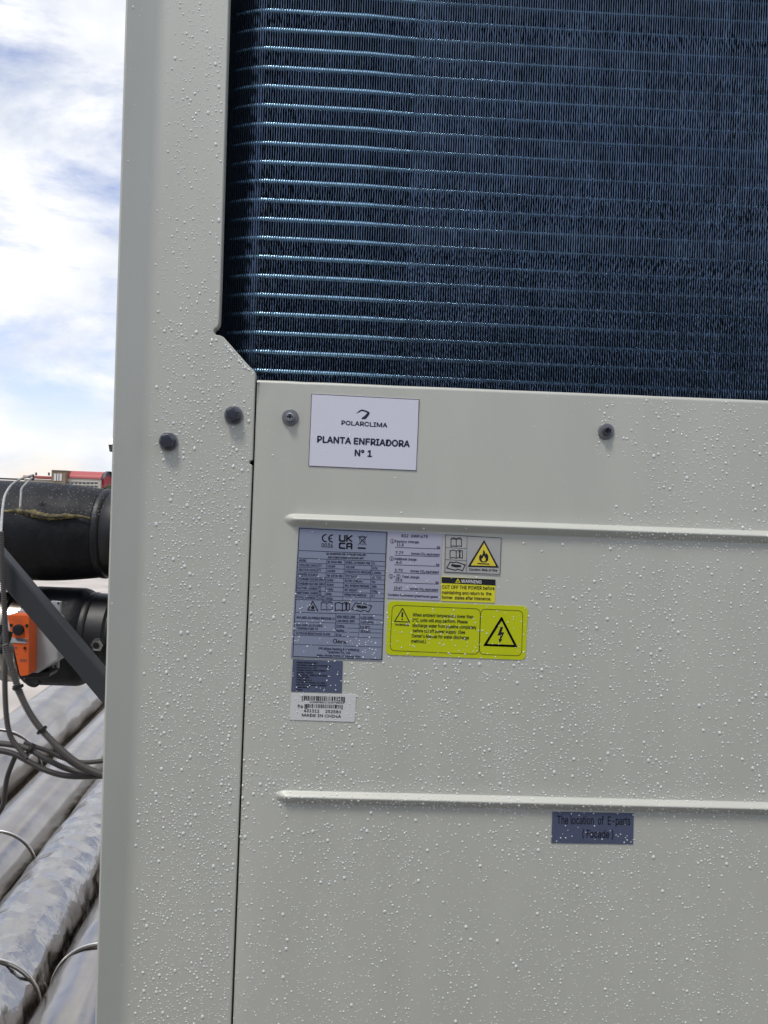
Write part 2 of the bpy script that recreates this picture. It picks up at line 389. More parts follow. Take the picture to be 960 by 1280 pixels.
# bolts and screws (parts of the chiller)
def hexbolt(px, py, rot, y=YP):
    c = P(px, py, y)
    w = lathe('hex_bolt', c, (0, -1, 0), [(0, .0100), (.0014, .0100), (.0020, .0094)], M['washer'], ch, n=24)
    h = lathe('bolt_head', c + Vector((0, -.0016, 0)), (0, -1, 0), [(0, .0082), (.0066, .0082), (.0074, .0076), (.0076, .004)], M['bolt'], w, n=6, smooth=False, rot=rot)
    bevel(h, .0008)
hexbolt(210.8, 552, .25); hexbolt(292.2, 519.2, .45)
sb = lathe('hex_bolt', P(146, 556.5, .06), (-1, 0, 0), [(0, .009), (.0062, .009), (.0068, .008)], M['bolt'], ch, n=6, smooth=False)
def screw(px, py):
    c = P(px, py, 0)
    w = lathe('panel_screw', c, (0, -1, 0), [(0, .0087), (.0016, .0087), (.0024, .0080), (.0027, .005), (.0026, .002)], M['washer'], ch, n=36)
    lathe('screw_head', c + Vector((0, -.0024, 0)), (0, -1, 0), [(0, .0046), (.0034, .0046), (.0042, .0040), (.0043, .0030), (.0030, .0026), (.0029, .001)], M['steel' if px < 500 else 'bolt'], w, n=24)
    for a in (0, math.pi/2):
        ax = (Vector((math.cos(a), 0, math.sin(a))), Vector((0, 1, 0)), Vector((-math.sin(a), 0, math.cos(a))))
        box('cross_recess_shade', c + Vector((0, -.0056, 0)), (.0042, .0004, .0011), M['black'], w, 0, ax)  # solid black bars paint the dark of the cross recess
screw(363, 521.8); screw(757.3, 539.3)

# =====================================================================
# LABELS
# =====================================================================
try: FONT = bpy.data.fonts.load(bpy.utils.system_resource('DATAFILES', path='fonts') + '/Inter.woff2')
except Exception: FONT = None
_cap = {}
def text_mesh(s, bold=0.0):
    cu = bpy.data.curves.new('tmp', 'FONT'); cu.body = s; cu.size = 1; cu.font = FONT or cu.font; cu.offset = 0; cu.resolution_u = 3; cu.fill_mode = 'FRONT'
    o = bpy.data.objects.new('tmp', cu); COL.objects.link(o)
    dg = bpy.context.evaluated_depsgraph_get(); me = bpy.data.meshes.new_from_object(o.evaluated_get(dg))
    bpy.data.objects.remove(o); bpy.data.curves.remove(cu)
    v = np.array([tuple(x.co) for x in me.vertices]) if len(me.vertices) else np.zeros((0, 3)); f = [tuple(p.vertices) for p in me.polygons]
    bpy.data.meshes.remove(me); return v, f
capH = (lambda v: v[:, 1].max()-v[:, 1].min())(text_mesh('H')[0])
class Print:
    """collects flat ink shapes on one label; coordinates are those of an enlarged crop (x0, y0, scale)"""
    def __init__(s, crop, y): s.x0, s.y0, s.k = crop; s.y = y; s.v = {}; s.f = {}; s.z = 0
    def w(s, X, Y): return P(s.x0 + X/s.k, s.y0 + Y/s.k, 0)
    def add(s, m, pts, faces, lift=0):
        V = s.v.setdefault(m, []); Fc = s.f.setdefault(m, []); b = len(V)
        V += [(p.x, s.y - lift, p.z) for p in pts]; Fc += [tuple(i+b for i in q) for q in faces]
    def poly(s, m, pts, lift=0): s.add(m, [s.w(*p) for p in pts], [tuple(range(len(pts)))], lift)
    def line(s, m, x0, y0, x1, y1, t, lift=0):
        t *= 1.15
        d = math.hypot(x1-x0, y1-y0); nx, ny = -(y1-y0)/d*t/2, (x1-x0)/d*t/2
        s.poly(m, [(x0+nx, y0+ny), (x1+nx, y1+ny), (x1-nx, y1-ny), (x0-nx, y0-ny)], lift)
    def path(s, m, pts, t, closed=False, lift=0):
        q = list(pts) + ([pts[0]] if closed else [])
        for a, b in zip(q, q[1:]):
            dx, dy = b[0]-a[0], b[1]-a[1]; L = math.hypot(dx, dy) or 1; e = t*.4/L
            s.line(m, a[0]-dx*e, a[1]-dy*e, b[0]+dx*e, b[1]+dy*e, t, lift)
    def ring(s, m, cx, cy, r, t, lift=0, n=20, ry=None):
        ry = ry or r
        pts = [(cx+(r+q)*math.cos(a), cy+(ry+q)*math.sin(a)) for q in (-t/2, t/2) for a in [2*math.pi*k/n for k in range(n)]]
        s.add(m, [s.w(*p) for p in pts], [(k, (k+1) % n, n+(k+1) % n, n+k) for k in range(n)], lift)
    def text(s, m, t, x0, y0, x1, y1, H, bold=0.0, lift=0):
        v, f = text_mesh(t, bold)
        if not len(v): return
        a, b = v[:, 0].min(), v[:, 0].max(); L = math.hypot(x1-x0, y1-y0); ux, uy = (x1-x0)/L, (y1-y0)/L
        sx_ = L/(b-a); sy_ = H/capH
        pts = [s.w(x0 + ux*(p[0]-a)*sx_ + uy*p[1]*sy_*.9, y0 + uy*(p[0]-a)*sx_ - p[1]*sy_) for p in v]
        s.add(m, pts, f, lift)
        e = max((.016 + bold*1.1)*H/s.k*px_size(0), .00010)                    # stroke weight
        for j, (ex, ez) in enumerate(((e, 0), (-e, 0), (0, e), (0, -e))):
            s.add(m, [q + Vector((ex, 0, ez)) for q in pts], f, lift + .000015*(j+1))
    def build(s, parent, names):
        return [mesh(names.get(m, 'print'), s.v[m], s.f[m], M[m], parent) for m in s.v]
def rounded(c, r, n=6):
    """corners (4 px points) -> rounded outline"""
    out = []
    for i in range(4):
        p = Vector(c[i]); a = (Vector(c[i-1])-p).normalized(); b = (Vector(c[(i+1) % 4])-p).normalized()
        for k in range(n+1):
            t = k/n; out.append(tuple((1-t)**2*(p+a*r) + 2*t*(1-t)*p + t*t*(p+b*r)))
    return out
def label_thing(name, corners, m, label, r=0.6, th=.0006, cat='label', edge=None):
    c = [P(*p) for p in corners]; mid = sum(c, Vector())/4
    o = root(name, (mid.x, 0, mid.z), label, cat)
    ol = [P(*p) for p in rounded([Vector(p) for p in corners], r)]
    nn = len(ol); v = [(p.x, -th, p.z) for p in ol] + [(p.x, -.00002, p.z) for p in ol]
    f = [tuple(range(nn))] + [(i, (i+1) % nn, (i+1) % nn + nn, i+nn) for i in range(nn)]
    mesh('label_film', v, f, M[m], o, recalc=True)
    return o
Y1 = -.00075
NM = {'ink': 'black_print', 'ink2': 'black_print', 'navy': 'navy_print', 'whiteink': 'white_print', 'yellow': 'yellow_field', 'signyel': 'yellow_triangle', 'clear': 'inner_field'}
# 1 plant number label
c1 = [(390, 492), (523.2, 499), (521, 588), (386, 582)]
o = label_thing('plant_label', c1, 'paper', 'white paper label with navy capitals reading planta enfriadora, between the two panel screws')
p = Print((380, 485, 6.4), Y1)
p.path('navy', [(62, 48), (922, 93), (897, 660), (38, 623)], 3.2, True)
p.poly('navy', [(415, 206), (440, 183), (460, 172), (480, 176), (474, 186), (462, 184), (445, 194)])
p.poly('navy', [(462, 172), (490, 178), (520, 191), (512, 201), (470, 185)])
p.poly('navy', [(520, 191), (527, 203), (515, 224), (494, 249), (462, 250), (460, 241), (486, 222), (503, 203), (507, 196)])
p.text('navy', 'POLARCLIMA', 300, 294, 665, 315, 33, .035)
p.text('navy', 'PLANTA ENFRIADORA', 107, 434, 843, 472, 49, .045)
p.text('navy', 'N° 1', 407, 543, 540, 550, 49, .045)
p.build(o, NM)
# 2 rating plate
o = label_thing('rating_plate', [(373.5, 658.5), (484.3, 664.5), (476.8, 826), (363.5, 822)], 'plate', 'tall silver blue rating plate with conformity marks and a long data table')
p = Print((360, 650, 6.857), Y1); I = 'ink'; J = 'ink2'
p.path(I, [(97, 70), (845, 105), (803, 1195), (42, 1168)], 5, True)
# conformity marks
def arc(pr, m, cx, cy, r, a0, a1, t, ry=None):
    pr.path(m, [(cx + r*math.cos(math.radians(a)), cy + (ry or r)*math.sin(math.radians(a))) for a in np.linspace(a0, a1, 9)], t)
arc(p, I, 325, 155, 30, 75+10, 275, 9); arc(p, I, 380, 158, 30, 85, 275, 9); p.line(I, 352, 157, 376, 158, 8)
p.text(I, '0036', 288, 232, 383, 237, 34, .0)
p.path(I, [(444, 130), (443, 172), (451, 179), (480, 180), (487, 173), (488, 133)], 12); p.path(I, [(505, 132), (504, 182)], 12); p.path(I, [(548, 134), (512, 157), (546, 183)], 11)
p.path(I, [(487, 200), (448, 199), (443, 205), (442, 233), (449, 240), (486, 242)], 12); p.path(I, [(505, 244), (506, 208), (512, 201), (540, 202), (546, 210), (545, 246)], 12); p.line(I, 506, 226, 545, 228, 10)
p.path(I, [(612, 148), (620, 205), (655, 207), (664, 150)], 3.5, True); p.line(I, 598, 133, 674, 215, 4); p.line(I, 678, 136, 600, 212, 4); p.ring(I, 640, 178, 12, 3.5); p.path(I, [(610, 146), (630, 138), (650, 139), (666, 149)], 5)
p.poly(I, [(598, 232), (666, 235), (665, 249), (597, 246)])
p.text(I, 'DC INVERTER AIR-COOLED CHILLER', 330, 296, 666, 306, 15, .012); p.text(I, 'AIR CONDITIONER OUTDOOR UNIT', 343, 326, 650, 336, 15, .012)
p.line(I, 92, 260, 838, 290, 3.4); p.line(I, 88, 325, 835, 356, 3.4)
def lx(t): return 95 - 42*t
rowsL = ['MODEL', 'COOLING CAPACITY', 'HEATING CAPACITY', 'POWER SOURCE', 'STANDARD COOLING INPUT', 'STANDARD HEATING INPUT', 'FACTORY CHARGE ①', 'ADDITIONAL CHARGE ②', 'TOTAL CHARGE ①+②']
endL = [160, 288, 282, 256, 320, 318, 285, 285, 308]
midT = ['MC-SU140-RN8L', '130.0kW', '138.0kW', '380-415V 3N~ 50Hz', '52.0kW', '50.0kW', '11500g', '4000g', '15500g']; midE = [462, 405, 405, 468, 388, 390, 385, 372, 382]
rowsR = ['MODEL CATEGORY: PED', 'VOLUME', 'HYDROSTATIC PRESSURE', 'TEST DATE', 'RATED CURRENT', 'MAX. WORKING PRESSURE', 'NET WEIGHT', 'OPERATING MEDIUM', '']; endR = [703, 570, 712, 590, 645, 695, 595, 668, 0]
lastT = ['IV', '23.76L', '1.0MPa', 'Jul 2023', '90A', '1MPa', '935kg', 'R32', '']; lastE = [745, 768, 795, 798, 748, 758, 764, 742, 0]
for i in range(9):
    y = 325 + 39.4*i; x0 = 92 - 3.3*i; xm = 332 - 1.9*i; xr = 486 - 1.7*i; xk = 716 - 1.6*i; xe = 836 - 1.7*i; sl_ = .042
    yy = lambda x: y + (x-88)*sl_
    if i: p.line(J, x0-4, yy(x0), xe, yy(xe), 3.2)
    p.text(J, rowsL[i], x0+6, yy(x0)+30, endL[i], yy(endL[i])+29, 19, .008)
    p.text(J, midT[i], xm+8, yy(xm)+30, midE[i], yy(midE[i])+29, 18, .006)
    if rowsR[i]: p.text(J, rowsR[i], xr+8, yy(xr)+29, endR[i], yy(endR[i])+29, 18, .006); p.text(J, lastT[i], xk+8, yy(xk)+29, lastE[i], yy(lastE[i])+29, 18, .006)
p.line(I, 66, 680, 820, 698, 3.2); p.line(J, 332, 335, 316, 680, 3.2); p.line(J, 486, 343, 469, 688, 3.2); p.line(J, 716, 352, 703, 694, 3.2)
# pictograms
p.path(I, [(212, 696), (170, 770), (255, 774)], 7, True); p.poly(I, [(212, 722), (228, 748), (222, 763), (202, 763), (197, 746), (208, 738)])
def book(pr, m, x, y, w, h, t, inf=False):
    pr.path(m, [(x, y+h*.1), (x+w*.25, y), (x+w*.5, y+h*.12), (x+w*.75, y), (x+w, y+h*.1), (x+w, y+h), (x+w*.75, y+h*.9), (x+w*.5, y+h), (x+w*.25, y+h*.9), (x, y+h)], t, True)
    pr.line(m, x+w*.5, y+h*.12, x+w*.5, y+h, t)
    if inf: pr.line(m, x+w*.78, y+h*.4, x+w*.78, y+h*.85, t*1.8); pr.ring(m, x+w*.78, y+h*.22, t*.9, t*1.6)
book(p, J, 284, 705, 96, 66, 5); p.path(J, [(284, 705), (300, 694), (332, 700), (364, 696), (380, 706)], 4); book(p, I, 405, 706, 122, 70, 7, True)
def hand(pr, m, x, y, w, h, t):
    pr.path(m, [(x, y+h*.7), (x+w*.2, y), (x+w*.35, y+h*.12), (x+w*.5, y+h*.02), (x+w, y+h*.35), (x+w*.85, y+h), (x+w*.6, y+h*.85), (x+w*.45, y+h*.95)], t, True)
    pr.poly(m, [(x+w*.25, y+h*.25), (x+w*.5, y+h*.32), (x+w*.75, y+h*.38), (x+w*.8, y+h*.6), (x+w*.5, y+h*.65), (x+w*.25, y+h*.5)])
hand(p, I, 545, 708, 172, 78, 6)
p.line(I, 62, 790, 812, 813, 3.2); p.line(J, 410, 800, 402, 992, 3.2); p.line(J, 614, 808, 606, 998, 3.2)
p.line(J, 410, 838, 808, 856, 3); p.line(J, 60, 868, 806, 898, 3); p.line(J, 408, 920, 804, 936, 3); p.line(J, 56, 948, 802, 968, 3); p.line(J, 54, 984, 800, 1010, 3.2)
p.text(J, 'MAX./MIN. ALLOWABLE PRESSURE PS', 74, 842, 398, 855, 19, .006)
p.text(J, 'MAX./MIN. ALLOWABLE', 72, 908, 295, 914, 18, .006); p.text(J, 'TEMPERATURE TS', 72, 935, 255, 942, 18, .006); p.text(J, 'OUTDOOR RESISTANCE CLASS', 68, 976, 360, 986, 17, .006)
for t, x, y, e in [('HIGH PRESS. SIDE', 418, 834, 575), ('LOW PRESS. SIDE', 416, 872, 570), ('Cooling', 414, 912, 480), ('Heating', 412, 952, 480), ('IP X4', 412, 990, 455),
                   ('4.3/0.3MPa', 622, 842, 732), ('3.6/0.3MPa', 620, 882, 730), ('5 to 48°C', 618, 922, 702), ('-20 to 30°C', 616, 958, 705)]:
    p.text(J, t, x, y, e, y+4, 18, .006)
arc(p, I, 405, 1037, 17, 60, 330, 5); p.text(I, 'Midea', 412, 1052, 502, 1057, 22, .03)
p.line(J, 50, 1064, 800, 1088, 3.2)
p.text(J, 'GD Midea Heating & Ventilating', 262, 1108, 608, 1122, 19, .008); p.text(J, 'Equipment Co., Ltd.', 335, 1138, 535, 1146, 19, .008); p.text(J, 'Beijiao, Shunde, Foshan, Guangdong, China', 248, 1164, 620, 1176, 15, .004)
p.build(o, NM)
# 3 refrigerant charge label
CR = (475, 655, 5.053)
o = label_thing('refrigerant_label', [(485, 664), (553, 667.6), (550, 750.5), (483.5, 747.5)], 'plate_light', 'pale lavender refrigerant charge label with figures on ruled lines, right of the rating plate')
p = Print(CR, Y1)
p.text(I, 'R32  GWP:675', 136, 82, 300, 88, 17, .016)
for k, (y, a, b) in enumerate([(108, 'Factory charge', '11.5'), (218, 'Additional charge', '4.0'), (330, ' + ②  Total charge', '15.5')]):
    x = 78 - 4.5*k; p.ring(I, x, y, 13, 2.4); p.text(I, '123'[k] if k < 2 else '1', x-3, y+7, x+4, y+7, 13)
    p.text(J, a, x+18, y+8, x+18+(148, 138, 160)[k], y+13, 15, .004); p.text(I, b, x+28, y+30, x+28+(42, 34, 42)[k], y+32, 16, .012)
    p.line(I, x+16, y+39, x+300, y+49, 2.6); p.text(J, 'kg', x+282, y+43, x+300, y+44, 13)
    p.text(I, ('7.77', '2.70', '10.47')[k], x+20, y+80, x+68, y+82, 16, .012); p.line(I, x+14, y+88, x+296, y+98, 2.6)
    p.text(J, 'tonnes CO₂ equivalent', x+118, y+84, x+298, y+92, 14, .004)
p.text(J, 'Contains fluorinated greenhouse gases', 50, 452, 364, 466, 14, .006)
p.build(o, NM)
# 4 flammable caution label
o = label_thing('fire_caution_label', [(556, 667.5), (627.5, 672.0), (625, 719.5), (554.5, 715)], 'clear', 'pale square caution label with a yellow flame triangle beside three small book symbols')
p = Print(CR, Y1)
p.path(I, [(414, 68), (765, 88), (757, 318), (409, 302)], 2.6, True); p.line(J, 550, 78, 545, 302, 2); p.line(J, 413, 148, 548, 155, 2); p.line(J, 412, 224, 547, 232, 2)
book(p, I, 448, 92, 66, 50, 4); p.path(I, [(448, 92), (458, 86), (482, 90), (506, 86), (514, 93)], 3); book(p, I, 442, 164, 78, 52, 4, True); hand(p, I, 420, 238, 118, 56, 5)
p.poly('ink', [(657, 100), (750, 276), (553, 270)]); p.poly('signyel', [(657, 120), (732, 265), (573, 261)], .0001)
p.poly(I, [(652, 162), (664, 178), (662, 190), (674, 184), (684, 204), (682, 228), (668, 242), (638, 241), (626, 226), (625, 205), (636, 190), (642, 200), (650, 182)], .0002)
p.poly('signyel', [(655, 200), (666, 218), (664, 236), (644, 235), (640, 220), (648, 214)], .0003)
p.line(I, 614, 249, 690, 253, 6, .0002); p.text(I, 'Caution: Risk of fire', 562, 292, 738, 299, 13, .008)
p.build(o, NM)
# 5 warning label
o = label_thing('power_warning_label', [(551.5, 720.8), (619.2, 724.6), (618.4, 753.5), (551.3, 751)], 'yellow', 'small yellow warning label under a black band, just below the flame triangle label')
p = Print(CR, Y1)
p.poly(I, [(389, 334), (729, 350), (728, 388), (389, 372)])
p.path('yellow', [(491, 346), (478, 369), (505, 370)], 4, True, .0001); p.line('yellow', 491, 353, 491, 362, 3, .0001)
p.text('whiteink', 'WARNING', 512, 370, 640, 376, 20, .02, .0001)
p.text(I, 'CUT OFF THE POWER before', 392, 407, 722, 416, 21, .004); p.text(I, 'maintaining and return to  the', 390, 441, 702, 450, 20, .004); p.text(I, 'former  states after intenance.', 389, 472, 700, 482, 20, .004)
p.build(o, NM)
# 6 frost warning label
c6 = [(485.0, 751), (660, 757.8), (656.6, 825), (482.2, 818.2)]
o = label_thing('frost_warning_label', c6, 'lime', 'wide acid yellow label with rounded corners and a lightning bolt triangle', r=7)
p = Print(CR, Y1)
p.path(I, rounded([Vector(q) for q in [(78, 511), (634, 536), (624, 822), (62, 798)]], 34), 2.6, True)
p.path(I, rounded([Vector(q) for q in [(636, 536), (902, 548), (893, 832), (626, 822)]], 34), 2.6, True)
p.path(I, [(142, 532), (92, 614), (186, 619)], 5, True); p.line(I, 141, 556, 140, 588, 9); p.ring(I, 140, 601, 2.5, 5); p.text(I, 'WARNING', 95, 640, 182, 644, 12, .014)
for i, (t, a, b) in enumerate([('When ambient temperature lower than', 206, 588), ('2°C, units will stop perform. Please', 204, 552), ('discharge water from pipeline completely', 204, 608), ('before cut off power supply. (See', 208, 536), ("Owner's Manual for water discharge", 200, 560), ('method.)', 198, 288)]):
    y = 582 + 33.2*i; p.text(I, t, a, y, b, y + (b-a)*.034, 20, .002)
p.path(I, rounded([Vector(q) for q in [(766, 592), (860, 772), (660, 764), (660, 764.5)]], 1), 9, True)
p.path(I, [(768, 597), (856, 770), (664, 762)], 12, True)
p.poly(I, [(762, 648), (777, 650), (766, 682), (784, 684), (764, 726), (772, 728), (754, 750), (748, 724), (755, 726), (760, 704), (742, 702)])
p.build(o, NM)
# 7 manufacturer label
C7 = (360, 820, 9.6)
o = label_thing('manufacturer_label', [(366.2, 823.8), (428.4, 826.2), (427.2, 866), (364, 864.2)], 'plate_dark', 'small dark blue label packed with tiny address lines, under the rating plate')
p = Print(C7, Y1)
for i, (t, b, h) in enumerate([('Manufacturer:', 352, 22), ('GD Midea Heating & Ventilating', 508, 16), ('Equipment Co., Ltd.', 345, 16), ('Penglai Industry Road, Beijiao,', 458, 16), ('Shunde, Foshan', 300, 16), ('Guangdong, 528311 P.R.China', 466, 16), ('Importer:', 262, 20), ('Midea Italia S.r.l.', 290, 16), ('Via Vittorio Veneto, 11, Italy', 450, 16), ('20025 Legnano, Milano', 462, 16), ('Midea Europe', 255, 16), ('(Italy)', 172, 16)]):
    y = 84 + 29.4*i; x = 108 - .8*i; p.text(I, t, x, y, b, y + (b-x)*.03, h, .022 if h > 17 else .012)
p.build(o, NM)
# 8 barcode label
o = label_thing('barcode_label', [(364, 866.2), (445.2, 868.2), (443.2, 902.2), (362.2, 899.5)], 'paper2', 'small white barcode label with made in china printed along its foot')
p = Print(C7, Y1); rng = random.Random(3)
for (a, b, yt, yb) in [(166, 684, 474, 532), (200, 660, 572, 618)]:
    x = a
    while x < b:
        w = rng.choice([4, 4, 7, 7, 11, 15]); 
        yo = (x-a)*.027; long_ = 12 if (x-a < 20 or b-x < 26) else 0
        p.poly(I, [(x, yt+yo), (min(x+w, b), yt+yo), (min(x+w, b)-1, yb+yo+long_), (x-1, yb+yo+long_)]); x += w + rng.choice([4, 5, 8, 11])
p.text(J, '210A09800001A470R023', 260, 558, 670, 568, 16); p.text(I, '8', 116, 614, 140, 615, 34, .005); p.text(I, '00', 152, 622, 178, 623, 36, .005)
p.text(I, '431312', 192, 668, 374, 676, 34, .004); p.text(I, '252580', 450, 678, 634, 686, 34, .004); p.text(I, 'MADE IN CHINA', 168, 722, 636, 740, 33, .004)
p.build(o, NM)
# 9 E-parts label
o = label_thing('parts_location_label', [(690.5, 1014.4), (792, 1016.4), (791.2, 1055), (689, 1053.4)], 'plate_dark', 'dark blue grey label reading the location of E-parts facade, under the lower pressed ridge')
p = Print((680, 1005, 7.385), Y1)
p.text(I, 'The location  of  E-parts', 120, 180, 794, 190, 74, .0); p.text(I, '( Facade )', 352, 304, 636, 312, 70, .0)
p.build(o, NM)
LABELS = [c1, [(373, 658), (484, 664), (477, 826), (363, 822)], [(485, 664), (553, 667), (550, 750), (483, 747)], [(556, 667), (627, 672), (625, 719), (554, 715)],
          [(551, 721), (619, 724), (618, 753), (551, 751)], c6, [(366, 824), (428, 826), (427, 866), (364, 864)], [(364, 866), (445, 868), (443, 902), (362, 899)], [(690, 1014), (792, 1016), (791, 1055), (689, 1053)]]

# =====================================================================
# WATER DROPS (nobody could count them)
# =====================================================================
def vnoise(px, py, s, seed=0): return noise.noise(Vector((px/s, py/s, seed)))
def drops(name, pts, m, nrm=None):
    """pts: (x, y, z, radius, stretch); nrm unit normal away from the surface"""
    nrm = Vector(nrm or (0, -1, 0)); ax = Vector((0, 0, 1)); bx = ax.cross(nrm).normalized()
    T = []; n = 8
    for k, (rr, hh) in enumerate([(1, 0), (.86, .20), (.50, .36)]):
        for j in range(n): a = 2*math.pi*(j + .5*k)/n; T.append((rr*math.cos(a), rr*math.sin(a), hh))
    T.append((0, -.05, .41)); T = np.array(T)
    fc = [(k*n+j, k*n+(j+1) % n, (k+1)*n+(j+1) % n, (k+1)*n+j) for k in range(2) for j in range(n)]
    tr = [(2*n+j, 2*n+(j+1) % n, 3*n) for j in range(n)]
    A = np.array(pts); Nn = len(A); nv = len(T)
    u = T[:, 0][None, :]*A[:, 3:4]*(1 - .0*A[:, 4:5]) ; w = T[:, 1][None, :]*A[:, 3:4]*A[:, 4:5]; h = T[:, 2][None, :]*A[:, 3:4]
    sag = np.where(w > 0, .9, 1.1)                                # heavier at its foot
    h = h*np.where(T[:, 1][None, :] < -.1, 1.12, .95)
    V = A[:, None, :3] + u[..., None]*np.array(bx) + w[..., None]*np.array(ax) + h[..., None]*np.array(nrm)
    off = (np.arange(Nn)*nv)[:, None, None]
    q = (np.array(fc)[None] + off).reshape(-1); t3 = (np.array(tr)[None] + off).reshape(-1)
    me = bpy.data.meshes.new(name); me.vertices.add(Nn*nv); me.vertices.foreach_set('co', V.reshape(-1))
    me.loops.add(len(q)+len(t3)); me.loops.foreach_set('vertex_index', np.concatenate([q, t3]))
    nq = len(q)//4; n3 = len(t3)//3; me.polygons.add(nq+n3)
    me.polygons.foreach_set('loop_start', np.concatenate([np.arange(nq)*4, nq*4 + np.arange(n3)*3]))
    me.update(calc_edges=True); me.validate()
    return link(name, me, m, None, smooth=True)
def in_quad(px, py, q):
    s = 0
    for i in range(4):
        x0, y0 = q[i]; x1, y1 = q[(i+1) % 4]
        if (x1-x0)*(py-y0) - (y1-y0)*(px-x0) < 0: return False
    return True
def thin_out(pts, gap):
    """drops that touch have run together: keep the first of each cluster"""
    cell = 5.0; G = {}; out = []
    for q in sorted(pts, key=lambda t: -t[3]):
        cx, cy = int(q[5]//cell), int(q[6]//cell); ok = True
        for i in (-1, 0, 1):
            for j in (-1, 0, 1):
                for o in G.get((cx+i, cy+j), ()):
                    if math.hypot(o[5]-q[5], o[6]-q[6]) < gap*(o[3]+q[3])/px_size(0): ok = False; break
        if ok: G.setdefault((cx, cy), []).append(q); out.append(q)
    return out
def seam_x(py): return 319.5 + (py-475)*(-31/805)
def dens_panel(px, py):
    top = 475 + (px-320)*.0405
    if py < top + 4: return 0
    d = .80 + .55*vnoise(px, py, 60, 1) + .35*vnoise(px, py, 170, 4)
    d *= .45 + .75*max(0, vnoise(px, py*.18, 26, 9)+.55)            # vertical run-off lanes
    if py < 720:                                                  # sheltered dry patch behind the labels
        if px < 745 + 12*vnoise(px, py, 14, 3): d *= .03 if py < 655 else .10
        elif py < 560: d *= .85
        if 575 < py < 640 and px < 850: d *= .12 + .88*max(0, min(1, (px-790-(py-590)*.2)/30))
        if py > 640 and px < 700: d *= .8
    if 475 < px < 665 and py < 760: d *= .25
    if px < 480 and py < 740: d *= .5
    for y0, sl in ((672, .036), (1010, .025)):                    # just under each ridge it is drier
        e = py - (y0 + (px-360)*sl)
        if 0 < e < 26: d *= .22 + .03*e
        if -24 < e+12 < 10 and (y0 > 700 or px > 640): d *= 1.6
    return max(0, min(2.2, d))
pts = []
def drop_r():
    u = random.random()
    if u < .80: return random.uniform(.5, 1.05)
    if u < .975: return random.uniform(1.05, 1.6)
    return random.uniform(1.5, 2.2)
xs_, n_try = [], 66000
for i in range(n_try):
    px = random.uniform(284, 1130); py = random.uniform(478, 1420)
    if px < seam_x(py) + 3: continue
    if random.random()*2.2 > dens_panel(px, py)*1.12: continue
    r = drop_r()
    if py > 1080 and random.random() < .55: r *= .75
    w = P(px, py, 0); pts.append([w.x, 0, w.z, r*px_size(0), 1 + max(0, r-1.3)*random.uniform(0, .35), px, py])
# beads along the foot of both ridges
for a, b, xs in RID:
    for i in range(90):
        t = random.random(); px = xs + 6 + t*(1100-xs); 
        if a[1] < 800 and px < 745 and random.random() < .9: continue
        py = a[1] + (px-a[0])*(b[1]-a[1])/(b[0]-a[0]) + random.uniform(3.5, 9); r = random.uniform(.9, 1.7)
        w = P(px, py, 0); pts.append([w.x, 0, w.z, r*px_size(0), 1.1, px, py])
pts = thin_out(pts, 1.25)
pts = [q for q in pts if not (any(in_quad(q[5], q[6], L) for L in LABELS) and (random.random() < .35 or q[3] > 1.2*px_size(0)))]
hh = ridge_h([q[0] for q in pts], [q[2] for q in pts])
for q, h in zip(pts, hh):
    q[1] = -float(h)
    if any(in_quad(q[5], q[6], L) for L in LABELS): q[1] -= .0006
tag(drops('rain_drops', [q[:5] for q in pts], M['drop']), 'fine rain drops beaded over the wide lower panel and its labels', 'water drops', kind='stuff')
pts = []
for i in range(24000):
    py = random.uniform(-250, 1420); px = random.uniform(150, 322)
    fx = 203 - 48*py/1280; rx = 285 - py*.029 if py < 400 else (279 + (py-421)*.93 if py < 463 else seam_x(py)-2)
    if py < 421 and py > 400: rx = 266
    if px < fx + 3 or px > rx - 2.5: continue
    d = (.42 if py < 400 else .75) + .5*vnoise(px, py, 40, 2); d *= min(1, .30 + (px-fx)/45)
    if random.random() > d*.8: continue
    r = drop_r()*1.0; w = P(px, py, YP); pts.append([w.x, YP, w.z, r*px_size(0), 1 + max(0, r-1.3)*random.uniform(0, .5), px, py])
pts = thin_out(pts, 1.25)
for i in range(26):                                               # clinging to the cut diagonal edge
    t = random.random(); px = 280 + 38*t; py = 424 + 42*t + random.uniform(0, 4); w = P(px-1.5, py+1, YP); pts.append([w.x, YP, w.z, random.uniform(1.0, 2.1)*px_size(0), 1, px, py])
tag(drops('post_rain_drops', [q[:5] for q in pts], M['drop']), 'fine rain drops beaded down the front of the corner post', 'water drops', kind='stuff')
pts = []; dl = (LT - FT); dl.z = 0; dl.normalize(); fn = Vector((dl.y, -dl.x, 0)); fn = fn if fn.y < 0 else -fn
for i in range(330):
    z = random.uniform(ZB, ZT); A = line_at(*fold, z, YP); B = line_at(*lefte, z, YP+FOFF); t = random.uniform(.1, .95)**.8; t = max(.16, t)
    w = A.lerp(B, 1-t if random.random() < .7 else t); w = w.lerp(B, .12); r = drop_r()*.9; pts.append([w.x, w.y, w.z, r*px_size(0), 1.1])
tag(drops('facet_rain_drops', pts, M['drop'], tuple(fn)), 'sparse rain drops on the slanted left facet of the corner post', 'water drops', kind='stuff')

